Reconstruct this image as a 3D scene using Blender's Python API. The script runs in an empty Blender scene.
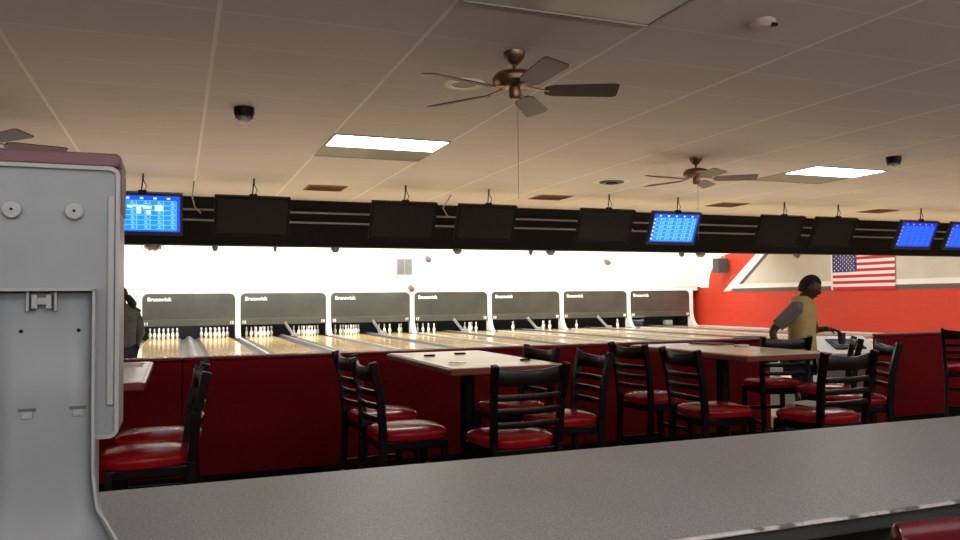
import bpy, bmesh, math, random
from mathutils import Vector, Matrix
random.seed(7)
PI = math.pi
C = bpy.context.scene.collection
S = bpy.context.scene

# ---------------------------------------------------------------- camera, world, big lights, exposure
EYE = 1.47
cd = bpy.data.cameras.new('camera'); cam = bpy.data.objects.new('camera', cd); C.objects.link(cam)
cd.sensor_width = 36; cd.lens = 783.55*36/960; cd.clip_start = .05; cd.clip_end = 200
_r = Vector((0.93302616, -0.35967669, -0.00974005)); _u = Vector((-0.0041264, -0.03776463, 0.99927814)); _w = Vector((0.35978488, 0.93231246, 0.03671955))
cam.matrix_world = Matrix(((_r.x, _u.x, -_w.x, 0), (_r.y, _u.y, -_w.y, 0), (_r.z, _u.z, -_w.z, EYE), (0, 0, 0, 1)))
S.camera = cam
S.view_settings.view_transform = 'Standard'; S.view_settings.look = 'None'
S.view_settings.exposure = 0; S.view_settings.gamma = 1; S.view_settings.use_curve_mapping = False
S.cycles.use_denoising = True
S.cycles.max_bounces = 8
S.cycles.sample_clamp_indirect = 6
w = bpy.data.worlds.new('World'); S.world = w; w.use_nodes = True
w.node_tree.nodes['Background'].inputs[0].default_value = (.5, .45, .4, 1)
w.node_tree.nodes['Background'].inputs[1].default_value = .02

def area(name, loc, rot, sx, sy, power, col=(1, 1, 1), spread=PI):
    l = bpy.data.lights.new(name, 'AREA'); l.shape = 'RECTANGLE'; l.size = sx; l.size_y = sy; l.energy = power; l.color = col; l.spread = spread
    o = bpy.data.objects.new(name, l); o.location = loc; o.rotation_euler = rot; C.objects.link(o)
    return o
# fluorescent rows hung over the lanes behind the dark fascia
area('lane_lights_far', (9.5, 27.0, 4.6), (math.radians(38), 0, 0), 24, .8, 1500, (1, .97, .9))
area('lane_lights_mid', (9.5, 20.5, 4.8), (0, 0, 0), 24, 1.5, 700, (1, .95, .86))
area('lane_lights_near', (9.5, 14.6, 4.7), (0, 0, 0), 24, .8, 800, (1, .98, .94))
# added unseen point fills behind the camera, lifting the near room
for _x, _y in ((-3.5, -1.6), (1.2, -2.2), (5.5, -1.4), (10.5, -.5), (15.5, 1.0)):
    _l = bpy.data.lights.new('room_fill_point', 'POINT'); _l.energy = 30; _l.shadow_soft_size = .18; _l.color = (1, .86, .74)
    _o = bpy.data.objects.new('room_fill_point', _l); _o.location = (_x, _y, 2.1); C.objects.link(_o)

# added upward fills out of view, brightening the ceiling
area('ceiling_fill', (2.0, -2.6, 2.25), (math.radians(122), 0, 0), 15, .5, 160, (1, .95, .95), math.radians(110))
area('ceiling_fill', (13.5, .5, 2.3), (math.radians(125), 0, math.radians(25)), 10, .5, 130, (1, .95, .95), math.radians(110))
# added fill hidden behind the fascia edge, shining back over approach and tables
area('approach_fill', (8.5, 13.5, 2.425), (math.radians(-50), 0, 0), 26, .06, 620, (1, .99, .97))

# ---------------------------------------------------------------- materials
def nodes(name):
    m = bpy.data.materials.new(name); m.use_nodes = True
    nt = m.node_tree; b = nt.nodes['Principled BSDF']
    return m, nt, b
def mat(name, col, rough=.5, metal=0, noise=0, scale=20, bump=0, coat=0, emit=0, ecol=None, spec=.5):
    m, nt, b = nodes(name)
    b.inputs['Base Color'].default_value = (*col, 1); b.inputs['Roughness'].default_value = rough; b.inputs['Metallic'].default_value = metal
    b.inputs['Coat Weight'].default_value = coat; b.inputs['Coat Roughness'].default_value = .08; b.inputs['Specular IOR Level'].default_value = spec
    if emit:
        b.inputs['Emission Color'].default_value = (*(ecol or col), 1); b.inputs['Emission Strength'].default_value = emit
    if noise or bump:
        tc = nt.nodes.new('ShaderNodeTexCoord'); n = nt.nodes.new('ShaderNodeTexNoise'); n.inputs['Scale'].default_value = scale; n.inputs['Detail'].default_value = 4
        nt.links.new(tc.outputs['Object'], n.inputs['Vector'])
        if noise:
            r = nt.nodes.new('ShaderNodeValToRGB'); e = r.color_ramp.elements
            e[0].position = .3; e[1].position = .7
            e[0].color = (*[c*(1-noise) for c in col], 1); e[1].color = (*[min(1, c*(1+noise)) for c in col], 1)
            nt.links.new(n.outputs['Fac'], r.inputs['Fac']); nt.links.new(r.outputs['Color'], b.inputs['Base Color'])
        if bump:
            bp = nt.nodes.new('ShaderNodeBump'); bp.inputs['Strength'].default_value = bump; bp.inputs['Distance'].default_value = .01
            nt.links.new(n.outputs['Fac'], bp.inputs['Height']); nt.links.new(bp.outputs['Normal'], b.inputs['Normal'])
    return m
def M_(nt, op, a, b=None):
    n = nt.nodes.new('ShaderNodeMath'); n.operation = op
    for i, v in enumerate((a, b)):
        if v is None: continue
        if isinstance(v, (int, float)): n.inputs[i].default_value = v
        else: nt.links.new(v, n.inputs[i])
    return n.outputs[0]
def mixc(nt, f, a, b):
    n = nt.nodes.new('ShaderNodeMix'); n.data_type = 'RGBA'
    if isinstance(f, (int, float)): n.inputs[0].default_value = f
    else: nt.links.new(f, n.inputs[0])
    for i, v in ((6, a), (7, b)):
        if isinstance(v, tuple): n.inputs[i].default_value = (*v, 1)
        else: nt.links.new(v, n.inputs[i])
    return n.outputs[2]
def ceiling_mat():
    m, nt, b = nodes('ceiling_tiles')
    g = nt.nodes.new('ShaderNodeNewGeometry'); s = nt.nodes.new('ShaderNodeSeparateXYZ'); nt.links.new(g.outputs['Position'], s.inputs[0])
    def line(o, off, per, wid):
        a = M_(nt, 'MODULO', M_(nt, 'ADD', M_(nt, 'SUBTRACT', o, off), per*40+wid/2), per)
        return M_(nt, 'LESS_THAN', a, wid)
    lx = line(s.outputs['X'], .211, 1.22, .026); ly = line(s.outputs['Y'], 4.605, .61, .018)
    # tile to tile tone
    fx = M_(nt, 'FLOOR', M_(nt, 'DIVIDE', M_(nt, 'SUBTRACT', s.outputs['X'], .211), 1.22)); fy = M_(nt, 'FLOOR', M_(nt, 'DIVIDE', M_(nt, 'SUBTRACT', s.outputs['Y'], 4.605), .61))
    cb = nt.nodes.new('ShaderNodeCombineXYZ'); nt.links.new(fx, cb.inputs[0]); nt.links.new(fy, cb.inputs[1])
    wn = nt.nodes.new('ShaderNodeTexWhiteNoise'); nt.links.new(cb.outputs[0], wn.inputs['Vector'])
    base = mixc(nt, wn.outputs['Value'], (.74, .69, .675), (.80, .745, .73))
    n = nt.nodes.new('ShaderNodeTexNoise'); n.inputs['Scale'].default_value = .9; n.inputs['Detail'].default_value = 3; nt.links.new(g.outputs['Position'], n.inputs['Vector'])
    st = mixc(nt, M_(nt, 'MULTIPLY', n.outputs['Fac'], .35), base, (.69, .62, .60))
    c1 = mixc(nt, M_(nt, 'MULTIPLY', ly, .55), st, (.95, .90, .84))
    c2 = mixc(nt, lx, c1, (.98, .95, .90))
    nt.links.new(c2, b.inputs['Base Color']); b.inputs['Roughness'].default_value = .9
    n2 = nt.nodes.new('ShaderNodeTexNoise'); n2.inputs['Scale'].default_value = 60; nt.links.new(g.outputs['Position'], n2.inputs['Vector'])
    bp = nt.nodes.new('ShaderNodeBump'); bp.inputs['Strength'].default_value = .25; bp.inputs['Distance'].default_value = .004
    nt.links.new(n2.outputs['Fac'], bp.inputs['Height']); nt.links.new(bp.outputs['Normal'], b.inputs['Normal'])
    return m
def block_mat(name, col):
    m, nt, b = nodes(name)
    g = nt.nodes.new('ShaderNodeNewGeometry'); s = nt.nodes.new('ShaderNodeSeparateXYZ'); nt.links.new(g.outputs['Position'], s.inputs[0])
    cb = nt.nodes.new('ShaderNodeCombineXYZ'); nt.links.new(s.outputs['Y'], cb.inputs[0]); nt.links.new(s.outputs['Z'], cb.inputs[1])
    br = nt.nodes.new('ShaderNodeTexBrick'); nt.links.new(cb.outputs[0], br.inputs['Vector'])
    br.inputs['Scale'].default_value = 1; br.inputs['Brick Width'].default_value = .4; br.inputs['Row Height'].default_value = .2; br.inputs['Mortar Size'].default_value = .006
    br.inputs['Color1'].default_value = (*col, 1); br.inputs['Color2'].default_value = (*[c*.93 for c in col], 1); br.inputs['Mortar'].default_value = (*[c*.8 for c in col], 1)
    nt.links.new(br.outputs['Color'], b.inputs['Base Color']); b.inputs['Roughness'].default_value = .55
    bp = nt.nodes.new('ShaderNodeBump'); bp.inputs['Strength'].default_value = .3; bp.inputs['Distance'].default_value = .004; bp.invert = True
    nt.links.new(br.outputs['Fac'], bp.inputs['Height']); nt.links.new(bp.outputs['Normal'], b.inputs['Normal'])
    return m
def wood_mat(name, c1, c2, rough, board, axis='X', coat=.2):
    m, nt, b = nodes(name)
    g = nt.nodes.new('ShaderNodeNewGeometry'); s = nt.nodes.new('ShaderNodeSeparateXYZ'); nt.links.new(g.outputs['Position'], s.inputs[0])
    f = M_(nt, 'FLOOR', M_(nt, 'DIVIDE', s.outputs[axis], board))
    wn = nt.nodes.new('ShaderNodeTexWhiteNoise'); wn.noise_dimensions = '1D'; nt.links.new(f, wn.inputs['W'])
    mp = nt.nodes.new('ShaderNodeMapping'); nt.links.new(g.outputs['Position'], mp.inputs['Vector']); mp.inputs['Scale'].default_value = (18, .8, 18) if axis == 'X' else (1.2, 22, 22)
    n = nt.nodes.new('ShaderNodeTexNoise'); n.inputs['Scale'].default_value = 2; n.inputs['Detail'].default_value = 5; nt.links.new(mp.outputs[0], n.inputs['Vector'])
    v = M_(nt, 'ADD', M_(nt, 'MULTIPLY', wn.outputs['Value'], .6), M_(nt, 'MULTIPLY', n.outputs['Fac'], .4))
    nt.links.new(mixc(nt, v, c1, c2), b.inputs['Base Color']); b.inputs['Roughness'].default_value = rough
    b.inputs['Coat Weight'].default_value = coat; b.inputs['Coat Roughness'].default_value = .06
    return m
def speckle_mat():
    m, nt, b = nodes('counter_laminate')
    g = nt.nodes.new('ShaderNodeNewGeometry')
    n = nt.nodes.new('ShaderNodeTexNoise'); n.inputs['Scale'].default_value = 260; n.inputs['Detail'].default_value = 2; nt.links.new(g.outputs['Position'], n.inputs['Vector'])
    r = nt.nodes.new('ShaderNodeValToRGB'); e = r.color_ramp.elements; e[0].position = .38; e[1].position = .62
    e[0].color = (.28, .29, .30, 1); e[1].color = (.52, .53, .53, 1)
    nt.links.new(n.outputs['Fac'], r.inputs['Fac'])
    n2 = nt.nodes.new('ShaderNodeTexNoise'); n2.inputs['Scale'].default_value = 3; n2.inputs['Detail'].default_value = 5; nt.links.new(g.outputs['Position'], n2.inputs['Vector'])
    nt.links.new(mixc(nt, M_(nt, 'MULTIPLY', n2.outputs['Fac'], .35), r.outputs['Color'], (.16, .165, .17)), b.inputs['Base Color'])
    b.inputs['Roughness'].default_value = .42
    return m
def chipped_mat():
    m, nt, b = nodes('chipped_edge')
    g = nt.nodes.new('ShaderNodeNewGeometry')
    n = nt.nodes.new('ShaderNodeTexNoise'); n.inputs['Scale'].default_value = 22; n.inputs['Detail'].default_value = 6; nt.links.new(g.outputs['Position'], n.inputs['Vector'])
    r = nt.nodes.new('ShaderNodeValToRGB'); e = r.color_ramp.elements; e[0].position = .46; e[1].position = .56
    e[0].color = (.20, .20, .20, 1); e[1].color = (.75, .74, .72, 1)
    nt.links.new(n.outputs['Fac'], r.inputs['Fac']); nt.links.new(r.outputs['Color'], b.inputs['Base Color']); b.inputs['Roughness'].default_value = .6
    return m
def emis(name, col, st):
    m, nt, b = nodes(name); b.inputs['Base Color'].default_value = (0, 0, 0, 1)
    b.inputs['Emission Color'].default_value = (*col, 1); b.inputs['Emission Strength'].default_value = st; b.inputs['Roughness'].default_value = .3
    return m

ceilM = ceiling_mat()
whiteW = mat('white_paint', (.86, .85, .82), .6, noise=.03, scale=2)
creamW = mat('cream_paint', (.60, .57, .50), .7, noise=.05, scale=1.5)
redW = block_mat('red_block', (.62, .046, .018))
greyStripe = mat('grey_stripe', (.10, .10, .095), .6)
redDisc = mat('red_panel_paint', (.60, .052, .025), .5, noise=.04, scale=2)
plainW = mat('dim_wall', (.35, .30, .26), .8, noise=.06, scale=2)
carpet = mat('dark_carpet', (.02, .016, .016), .95, noise=.5, scale=60, bump=.3)
approachM = wood_mat('approach_maple', (.64, .52, .34), (.76, .66, .48), .25, .03)
laneM = wood_mat('lane_maple', (.66, .46, .18), (.80, .60, .28), .18, .027)
gutM = mat('gutter_grey', (.13, .13, .135), .35, noise=.1, scale=5)
capM = mat('cap_grey', (.30, .30, .30), .35, noise=.1, scale=3)
capW = mat('cap_white', (.72, .70, .66), .3)
beamM = mat('black_fascia', (.004, .003, .003), .7, spec=.2)
railM = mat('grey_rail', (.22, .21, .20), .5)
maskM = mat('mask_panel', (.060, .062, .050), .24, noise=.2, scale=1.2, coat=.3)
maskM2 = mat('mask_band', (.070, .072, .058), .3, noise=.1, scale=2)
pitM = mat('pit_black', (.005, .005, .005), .8)
letM = mat('white_lettering', (.9, .9, .88), .5, emit=.15, ecol=(1, 1, 1))
letM = mat('white_letter', (.92, .92, .90), .5)
redV = mat('red_vinyl', (.36, .006, .012), .2, coat=.0, spec=.14, noise=.1, scale=6)
redV2 = mat('maroon_vinyl', (.13, .004, .010), .2, coat=.5)
redP = mat('red_partition_carpet', (.185, .0022, .004), .7, noise=.12, scale=40, bump=.15, spec=.12)
redPtop = mat('red_partition_cap', (.15, .004, .008), .4)
esp = mat('espresso_wood', (.0060, .0024, .0022), .34, coat=.1, spec=.3)
tabTop = wood_mat('table_maple', (.76, .57, .34), (.86, .70, .46), .27, .12, 'Y', .15)
tabEdge = mat('cherry_edge', (.20, .045, .018), .35, coat=.3)
blackM = mat('black_plastic', (.004, .004, .0045), .45, spec=.15)
screenOff = mat('screen_off', (.004, .004, .005), .15, spec=.25)
bezelBlue = mat('bezel', (.01, .012, .03), .3)
brass = mat('antique_brass', (.20, .12, .07), .35, metal=.8)
bladeM = mat('walnut_blade', (.055, .025, .018), .45, noise=.2, scale=8)
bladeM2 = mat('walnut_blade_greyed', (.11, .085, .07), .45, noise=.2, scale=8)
ivory = mat('ivory_plastic', (.92, .90, .72), .5)
beige = mat('beige_plastic', (.55, .45, .40), .5)
dispW = mat('dispenser_plastic', (.30, .335, .355), .42, noise=.05, scale=9, bump=.05)
dispRim = mat('dispenser_rim', (.40, .425, .43), .4)
dispLid = mat('mauve_lid', (.17, .065, .08), .45)
counterM = speckle_mat(); chipM = chipped_mat()
underM = mat('counter_front_laminate', (.045, .052, .050), .6, noise=.1, scale=10)
chrome = mat('chrome', (.6, .6, .6), .25, metal=1)
wireM = mat('black_wire', (.01, .01, .01), .5)
wireW = mat('grey_wire', (.25, .24, .23), .5)
lensOn = emis('lit_lens', (1, .96, .91), 15)
lensOff = mat('unlit_lens', (.30, .29, .27), .35, noise=.05, scale=40)
frameM = mat('troffer_frame', (.40, .37, .35), .5)
brownV = mat('brown_vent', (.28, .19, .10), .6)
pinW = mat('pin_white', (.86, .86, .86), .25, coat=.4)
pinR = mat('pin_red', (.6, .02, .02), .3)
steel = mat('pinsetter_steel', (.35, .36, .37), .35, metal=.6)
blueM = mat('machine_blue', (.03, .08, .2), .4)
greenM = mat('green_board', (.02, .28, .17), .5)
consW = mat('console_white', (.66, .68, .69), .4)
consG = mat('console_grey', (.32, .35, .34), .45)
flagR = mat('flag_red', (.60, .02, .05), .8); flagW = mat('flag_white', (.86, .84, .82), .8); flagB = mat('flag_blue', (.03, .05, .20), .8)
skin = mat('dark_skin', (.075, .032, .020), .5); hairM = mat('black_hair', (.008, .007, .007), .7, bump=.6, scale=150)
shirtY = mat('mustard_jersey', (.60, .45, .17), .85, noise=.12, scale=14, bump=.3)
sleeveG = mat('grey_sleeve', (.20, .165, .17), .85, noise=.1, scale=14)
jeans = mat('dark_jeans', (.012, .014, .028), .85, noise=.2, scale=30)
greyShirt = mat('charcoal_hoodie', (.075, .078, .072), .85, noise=.2, scale=18, bump=.3)
eyeW = mat('eye_white', (.35, .33, .31), .5); eyeB = mat('eye_iris', (.02, .012, .01), .2); lipM = mat('lips', (.10, .03, .03), .5)
shoeM = mat('shoe', (.03, .03, .035), .5)
scrB = emis('screen_blue', (.005, .10, .95), 1.15); scrC = emis('screen_cell', (.01, .30, 1.0), 1.15); scrL = emis('screen_line', (.25, .75, 1.0), 1.1); scrT = emis('screen_text', (.75, .95, 1.0), 1.1)
scrB2 = emis('screen_deep_blue', (.006, .03, .75), 1.0); scrC2 = emis('screen_deep_cell', (.01, .09, .85), 1.1); scrL2 = emis('screen_deep_line', (.05, .22, .95), 1.0); scrT2 = emis('screen_deep_text', (.35, .5, 1.0), 1.0)
paper = mat('paper', (.80, .80, .80), .7)
lav = mat('lavender_tint', (.50, .46, .72), .8)

# ---------------------------------------------------------------- mesh helpers
class MB:
    def __init__(s): s.bm = bmesh.new(); s.mi = 0
    def _fin(s, faces):
        for f in faces: f.material_index = s.mi
    def box(s, x0, x1, y0, y1, z0, z1, mtx=None):
        r = bmesh.ops.create_cube(s.bm, size=1); vs = r['verts']
        for v in vs:
            v.co = Vector(((x0+x1)/2+v.co.x*(x1-x0), (y0+y1)/2+v.co.y*(y1-y0), (z0+z1)/2+v.co.z*(z1-z0)))
            if mtx: v.co = mtx @ v.co
        s._fin({f for v in vs for f in v.link_faces}); return s
    def lathe(s, prof, n=24, c=(0, 0, 0), mtx=None):
        rings = []
        for (r, z) in prof:
            if r < 1e-6: rings.append([s.bm.verts.new((c[0], c[1], c[2]+z))])
            else: rings.append([s.bm.verts.new((c[0]+r*math.cos(2*PI*i/n), c[1]+r*math.sin(2*PI*i/n), c[2]+z)) for i in range(n)])
        fs = []
        for a, b in zip(rings, rings[1:]):
            for i in range(n):
                j = (i+1) % n
                if len(a) == 1 and len(b) == 1: continue
                if len(a) == 1: fs.append(s.bm.faces.new((a[0], b[j], b[i])))
                elif len(b) == 1: fs.append(s.bm.faces.new((a[i], a[j], b[0])))
                else: fs.append(s.bm.faces.new((a[i], a[j], b[j], b[i])))
        for r, flip in ((rings[0], 1), (rings[-1], 0)):
            if len(r) > 1: fs.append(s.bm.faces.new(r[::-1] if flip else r))
        s._fin(fs)
        if mtx:
            for r in rings:
                for v in r: v.co = mtx @ v.co
        return s
    def tube(s, pts, rad, n=8, flat=None):
        """swept tube; rad number or list; flat=(a,b) elliptical scaling using world up as second axis"""
        pts = [Vector(p) for p in pts]; rings = []
        for i, p in enumerate(pts):
            d = (pts[min(i+1, len(pts)-1)]-pts[max(i-1, 0)]).normalized()
            up = Vector((0, 0, 1)) if abs(d.z) < .95 else Vector((0, 1, 0))
            a = d.cross(up).normalized(); b = a.cross(d)
            r = rad[i] if isinstance(rad, (list, tuple)) else rad
            fa, fb = flat if flat else (1, 1)
            rings.append([s.bm.verts.new(p+a*r*fa*math.cos(2*PI*k/n)+b*r*fb*math.sin(2*PI*k/n)) for k in range(n)])
        fs = [s.bm.faces.new(rings[0][::-1]), s.bm.faces.new(rings[-1])]
        for a, b in zip(rings, rings[1:]):
            for k in range(n): fs.append(s.bm.faces.new((a[k], a[(k+1) % n], b[(k+1) % n], b[k])))
        s._fin(fs); return s
    def prism(s, pts, axis, a, b):
        """polygon pts (2D) extruded along axis between a and b. axis X: pts=(y,z); Y: (x,z); Z: (x,y)"""
        def P(u, v, t): return {'X': (t, u, v), 'Y': (u, t, v), 'Z': (u, v, t)}[axis]
        lo = [s.bm.verts.new(P(u, v, a)) for u, v in pts]; hi = [s.bm.verts.new(P(u, v, b)) for u, v in pts]
        fs = [s.bm.faces.new(lo), s.bm.faces.new(hi[::-1])]; n = len(pts)
        for i in range(n): fs.append(s.bm.faces.new((lo[i], hi[i], hi[(i+1) % n], lo[(i+1) % n])))
        s._fin(fs); return s
    def quad(s, p0, p1, p2, p3):
        f = s.bm.faces.new([s.bm.verts.new(p) for p in (p0, p1, p2, p3)]); s._fin([f]); return s
    def bar(s, p, q, w_, h_, up=(0, 0, 1)):
        p = Vector(p); q = Vector(q); d = (q-p).normalized(); up = Vector(up)
        if abs(d.dot(up)) > .98: up = Vector((0, 1, 0))
        a = d.cross(up).normalized(); b = a.cross(d)
        v = [s.bm.verts.new(c+a*w_/2*i+b*h_/2*j) for c in (p, q) for i, j in ((-1, -1), (1, -1), (1, 1), (-1, 1))]
        fs = [s.bm.faces.new([v[i] for i in ix]) for ix in ((3, 2, 1, 0), (4, 5, 6, 7), (0, 1, 5, 4), (1, 2, 6, 5), (2, 3, 7, 6), (3, 0, 4, 7))]
        s._fin(fs); return s
    def build(s, name, m, parent=None, smooth=False, bevel=0, sub=0):
        bmesh.ops.recalc_face_normals(s.bm, faces=s.bm.faces)
        if bevel:
            es = [e for e in s.bm.edges if e.is_manifold and e.calc_face_angle(0) > .6]
            bmesh.ops.bevel(s.bm, geom=es, offset=bevel, segments=2, profile=.5, affect='EDGES', clamp_overlap=True)
        me = bpy.data.meshes.new(name); s.bm.to_mesh(me); s.bm.free()
        for x in (m if isinstance(m, (list, tuple)) else [m]): me.materials.append(x)
        if smooth:
            for f in me.polygons: f.use_smooth = True
            try: me.set_sharp_from_angle(angle=math.radians(40))
            except Exception: pass
        o = bpy.data.objects.new(name, me); C.objects.link(o)
        if parent: o.parent = parent
        if sub:
            md = o.modifiers.new('sub', 'SUBSURF'); md.levels = md.render_levels = sub
        return o
def rrect(x0, x1, y0, y1, r, n=6):
    pts = []
    for cx, cy, a0 in ((x1-r, y1-r, 0), (x0+r, y1-r, 90), (x0+r, y0+r, 180), (x1-r, y0+r, 270)):
        for i in range(n+1):
            a = math.radians(a0+90*i/n); pts.append((cx+r*math.cos(a), cy+r*math.sin(a)))
    return pts
def tag(o, label, cat, group=None, kind=None):
    o['label'] = label; o['category'] = cat
    if group: o['group'] = group
    if kind: o['kind'] = kind
    return o
def thing(name, label, cat, loc=(0, 0, 0), rz=0, group=None):
    o = bpy.data.objects.new(name, None); C.objects.link(o); o.location = loc; o.rotation_euler = (0, 0, rz); o.empty_display_size = .1
    return tag(o, label, cat, group)
def struct(o): o['kind'] = 'structure'; return o
def dup(root, loc, rz=None, label=None, group=None):
    r = root.copy(); C.objects.link(r); r.location = loc
    if rz is not None: r.rotation_euler = (0, 0, rz)
    if label: r['label'] = label
    if group: r['group'] = group
    for ch in list(root.children):
        c = ch.copy(); C.objects.link(c); c.parent = r
        for g in ch.children:
            d = g.copy(); C.objects.link(d); d.parent = c
    return r
def text_mesh(name, txt, size, m, parent, loc, ext=.004, bold=.0, rot=(PI/2, 0, 0), align='LEFT'):
    cu = bpy.data.curves.new(name, 'FONT'); cu.body = txt; cu.size = size; cu.extrude = ext; cu.offset = bold; cu.align_x = align
    t = bpy.data.objects.new('tmp', cu); C.objects.link(t)
    dg = bpy.context.evaluated_depsgraph_get(); me = bpy.data.meshes.new_from_object(t.evaluated_get(dg))
    bpy.data.objects.remove(t); me.materials.clear(); me.materials.append(m)
    o = bpy.data.objects.new(name, me); C.objects.link(o); o.parent = parent; o.location = loc; o.rotation_euler = rot
    return o

# ---------------------------------------------------------------- the room
CZ = 3.111; XR = 22.75; XL = -6.0; YB = 32.6; YN = -5.0; HZ = 5.2; DZ = .133
struct(MB().box(XL, XR, YN, 7.0, -.1, 0).build('floor', carpet))
fa = struct(MB().box(XL, XR, 7.0, 11.8, -.1, DZ).build('floor', approachM))
fb = struct(MB().box(XL, XR, 11.8, YB, -.1, -.04).build('floor', pitM))
struct(MB().box(XL, XR, YN, 13.1, CZ, CZ+.1).build('ceiling', ceilM))
struct(MB().box(XL, XR, 13.1, YB, HZ, HZ+.1).build('ceiling', plainW))
struct(MB().box(XL-.15, XL, YN-.15, YB, -.1, HZ).build('wall_left', plainW))
struct(MB().box(XR, XR+.15, YN-.15, YB, -.1, HZ).build('wall_right', redW))
struct(MB().box(XL-.15, XR+.15, YN-.15, YN, -.1, HZ).build('wall_near', plainW))
struct(MB().box(XL, XR, YB, YB+.15, -.1, HZ).build('wall_back', pitM))
# upper white wall over the pinsetters with a thin seam, down to the mask tops
ZT = 1.765; MB_ = .588; X0 = -1.27
up = MB().box(XL, XR, 30.42, 30.6, 1.93, HZ).box(XL, XR-.16, 30.42, 30.6, ZT, 1.915)
struct(up.build('wall_far', whiteW))
# paint on the right wall: white corner field around a red quarter disc, slanting and level stripes, cream field
arc = [(28.3+1.5*math.cos(math.radians(a)), 1.88+1.47*math.sin(math.radians(a))) for a in range(0, 91, 6)]
pts = [(30.42, 1.88)]+arc+[(26.3, 3.35), (25.2, 4.1), (25.2, HZ), (30.42, HZ)]
struct(MB().prism(pts, 'X', XR-.012, XR).build('trim_1', whiteW))
struct(MB().prism([(28.75, 1.70), (28.35, 1.70), (27.75, 1.97), (25.05, 3.95), (25.05, 4.3), (25.3, 4.18)], 'X', XR-.022, XR).build('trim_2', whiteW))
struct(MB().prism([(27.95, 1.80), (27.5, 1.99), (24.8, 3.95), (25.05, 4.0), (27.8, 1.97)], 'X', XR-.018, XR).build('trim_3', greyStripe))
struct(MB().box(XR-.02, XR, 12.0, 28.1, 1.815, 2.0).build('trim_4', whiteW))
struct(MB().box(XR-.016, XR, 12.0, 28.1, 1.665, 1.815).build('trim_5', greyStripe))
struct(MB().prism([(27.45, 2.0), (12, 2.0), (12, HZ), (25.05, HZ), (25.05, 3.8)], 'X', XR-.010, XR).build('trim_6', creamW))
# black fascia with two grey rails, white lower lip, and the wall over it
bb = struct(MB().box(XL, XR, 12.96, 13.25, 2.355, CZ).build('trim_7', beamM))
struct(MB().box(XL, XR, 13.1, 13.25, CZ, HZ).build('wall_over_fascia', plainW))
for z in (2.905, 2.742):
    MB().box(XL+.1, XR-.1, 12.925, 12.962, z-.014, z+.014).build('fascia_rail', railM, bb)

# ---------------------------------------------------------------- lanes
W = 3.35; X0 = -1.27; YM = 30.4
def gutter(x0, x1, parent):
    b = MB(); n = 8; top = DZ-.004; pts = []
    for i in range(n+1):
        t = i/n; a = PI*t; pts.append((x0+(x1-x0)*t, top-.075*math.sin(a)))
    pts2 = pts+[(x1, -.03), (x0, -.03)]
    b.prism(pts2, 'Y', 11.8, 31.3); return b.build('gutter', gutM, parent, smooth=True)
def lane(x0, label):
    t = thing('bowling_lane', label, 'bowling lane', (x0+.765, 21.5, -.04), 0, 'bowling lanes')
    dx, dy, dz = -(x0+.765), -21.5, .04
    objs = []
    objs.append(MB().box(x0+.23, x0+1.30, 11.8, 31.3, -.04, DZ).build('lane_bed', laneM, t))
    objs.append(gutter(x0, x0+.23, t)); objs.append(gutter(x0+1.30, x0+1.53, t))
    d = MB()
    for k in range(7):  # aiming arrows
        ax = x0+.765+(k-3)*.14; ay = 16.6-abs(k-3)*.22
        d.prism([(ax-.03, ay), (ax, ay+.16), (ax+.03, ay), (ax, ay+.04)], 'Z', DZ, DZ+.001)
    objs.append(d.build('aiming_arrows', tabEdge, t))
    for o in objs: o.location = (dx, dy, dz)
    return t
nums = {}
ORD = ['leftmost', 'second', 'third', 'fourth', 'fifth', 'sixth', 'rightmost']
def mk(i): return 'the %s mask' % ORD[i] + ('' if i in (0, 6) else ' from left')
for i in range(7):
    xb = X0+W*i; a = 11+2*i
    for side in (0, 1):
        x0 = xb+.035+side*(1.53+.22); n = a+side
        nm = 'pale maple bowling lane, %s one of the pair under %s' % (('left', 'right')[side], mk(i))
        lane(x0, nm); nums[n] = x0+.765
    c = thing('ball_return_capping', 'grey raised capping between the two lanes under '+mk(i), 'lane capping', (xb+W/2, 21.5, -.04), 0, 'cappings between paired lanes')
    MB().box(-.11, .11, -9.7, 9.8, 0, DZ+.06).build('capping_body', gutM, c, bevel=.01)
    MB().box(-.05, .05, -9.7, 9.8, DZ+.06, DZ+.085).build('capping_ridge', capM, c, bevel=.006)
for i in range(8):
    xb = X0+W*i; a = 10+2*i
    lb = 'white cap strip left of all the lanes' if i == 0 else 'white cap strip at the right end of the lanes by the red wall' if i == 7 else 'white cap strip just right of the lanes under '+mk(i-1)
    tag(MB().box(xb-.034, xb+.034, 11.8, 29.4, -.04, DZ+.05).build('division_cap', capW, bevel=.008), lb, 'lane divider', 'white caps between lane pairs')
struct(MB().box(X0+W*7+.034, XR, 11.8, 31.3, -.04, DZ+.02).build('trim_8', capW))
struct(MB().box(XL, X0-.034, 11.8, 31.3, -.04, DZ+.02).build('trim_9', capW))
struct(MB().box(XL, X0-.1, 30.42, 30.6, DZ+.02, ZT).build('wall_far_side', whiteW))

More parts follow.
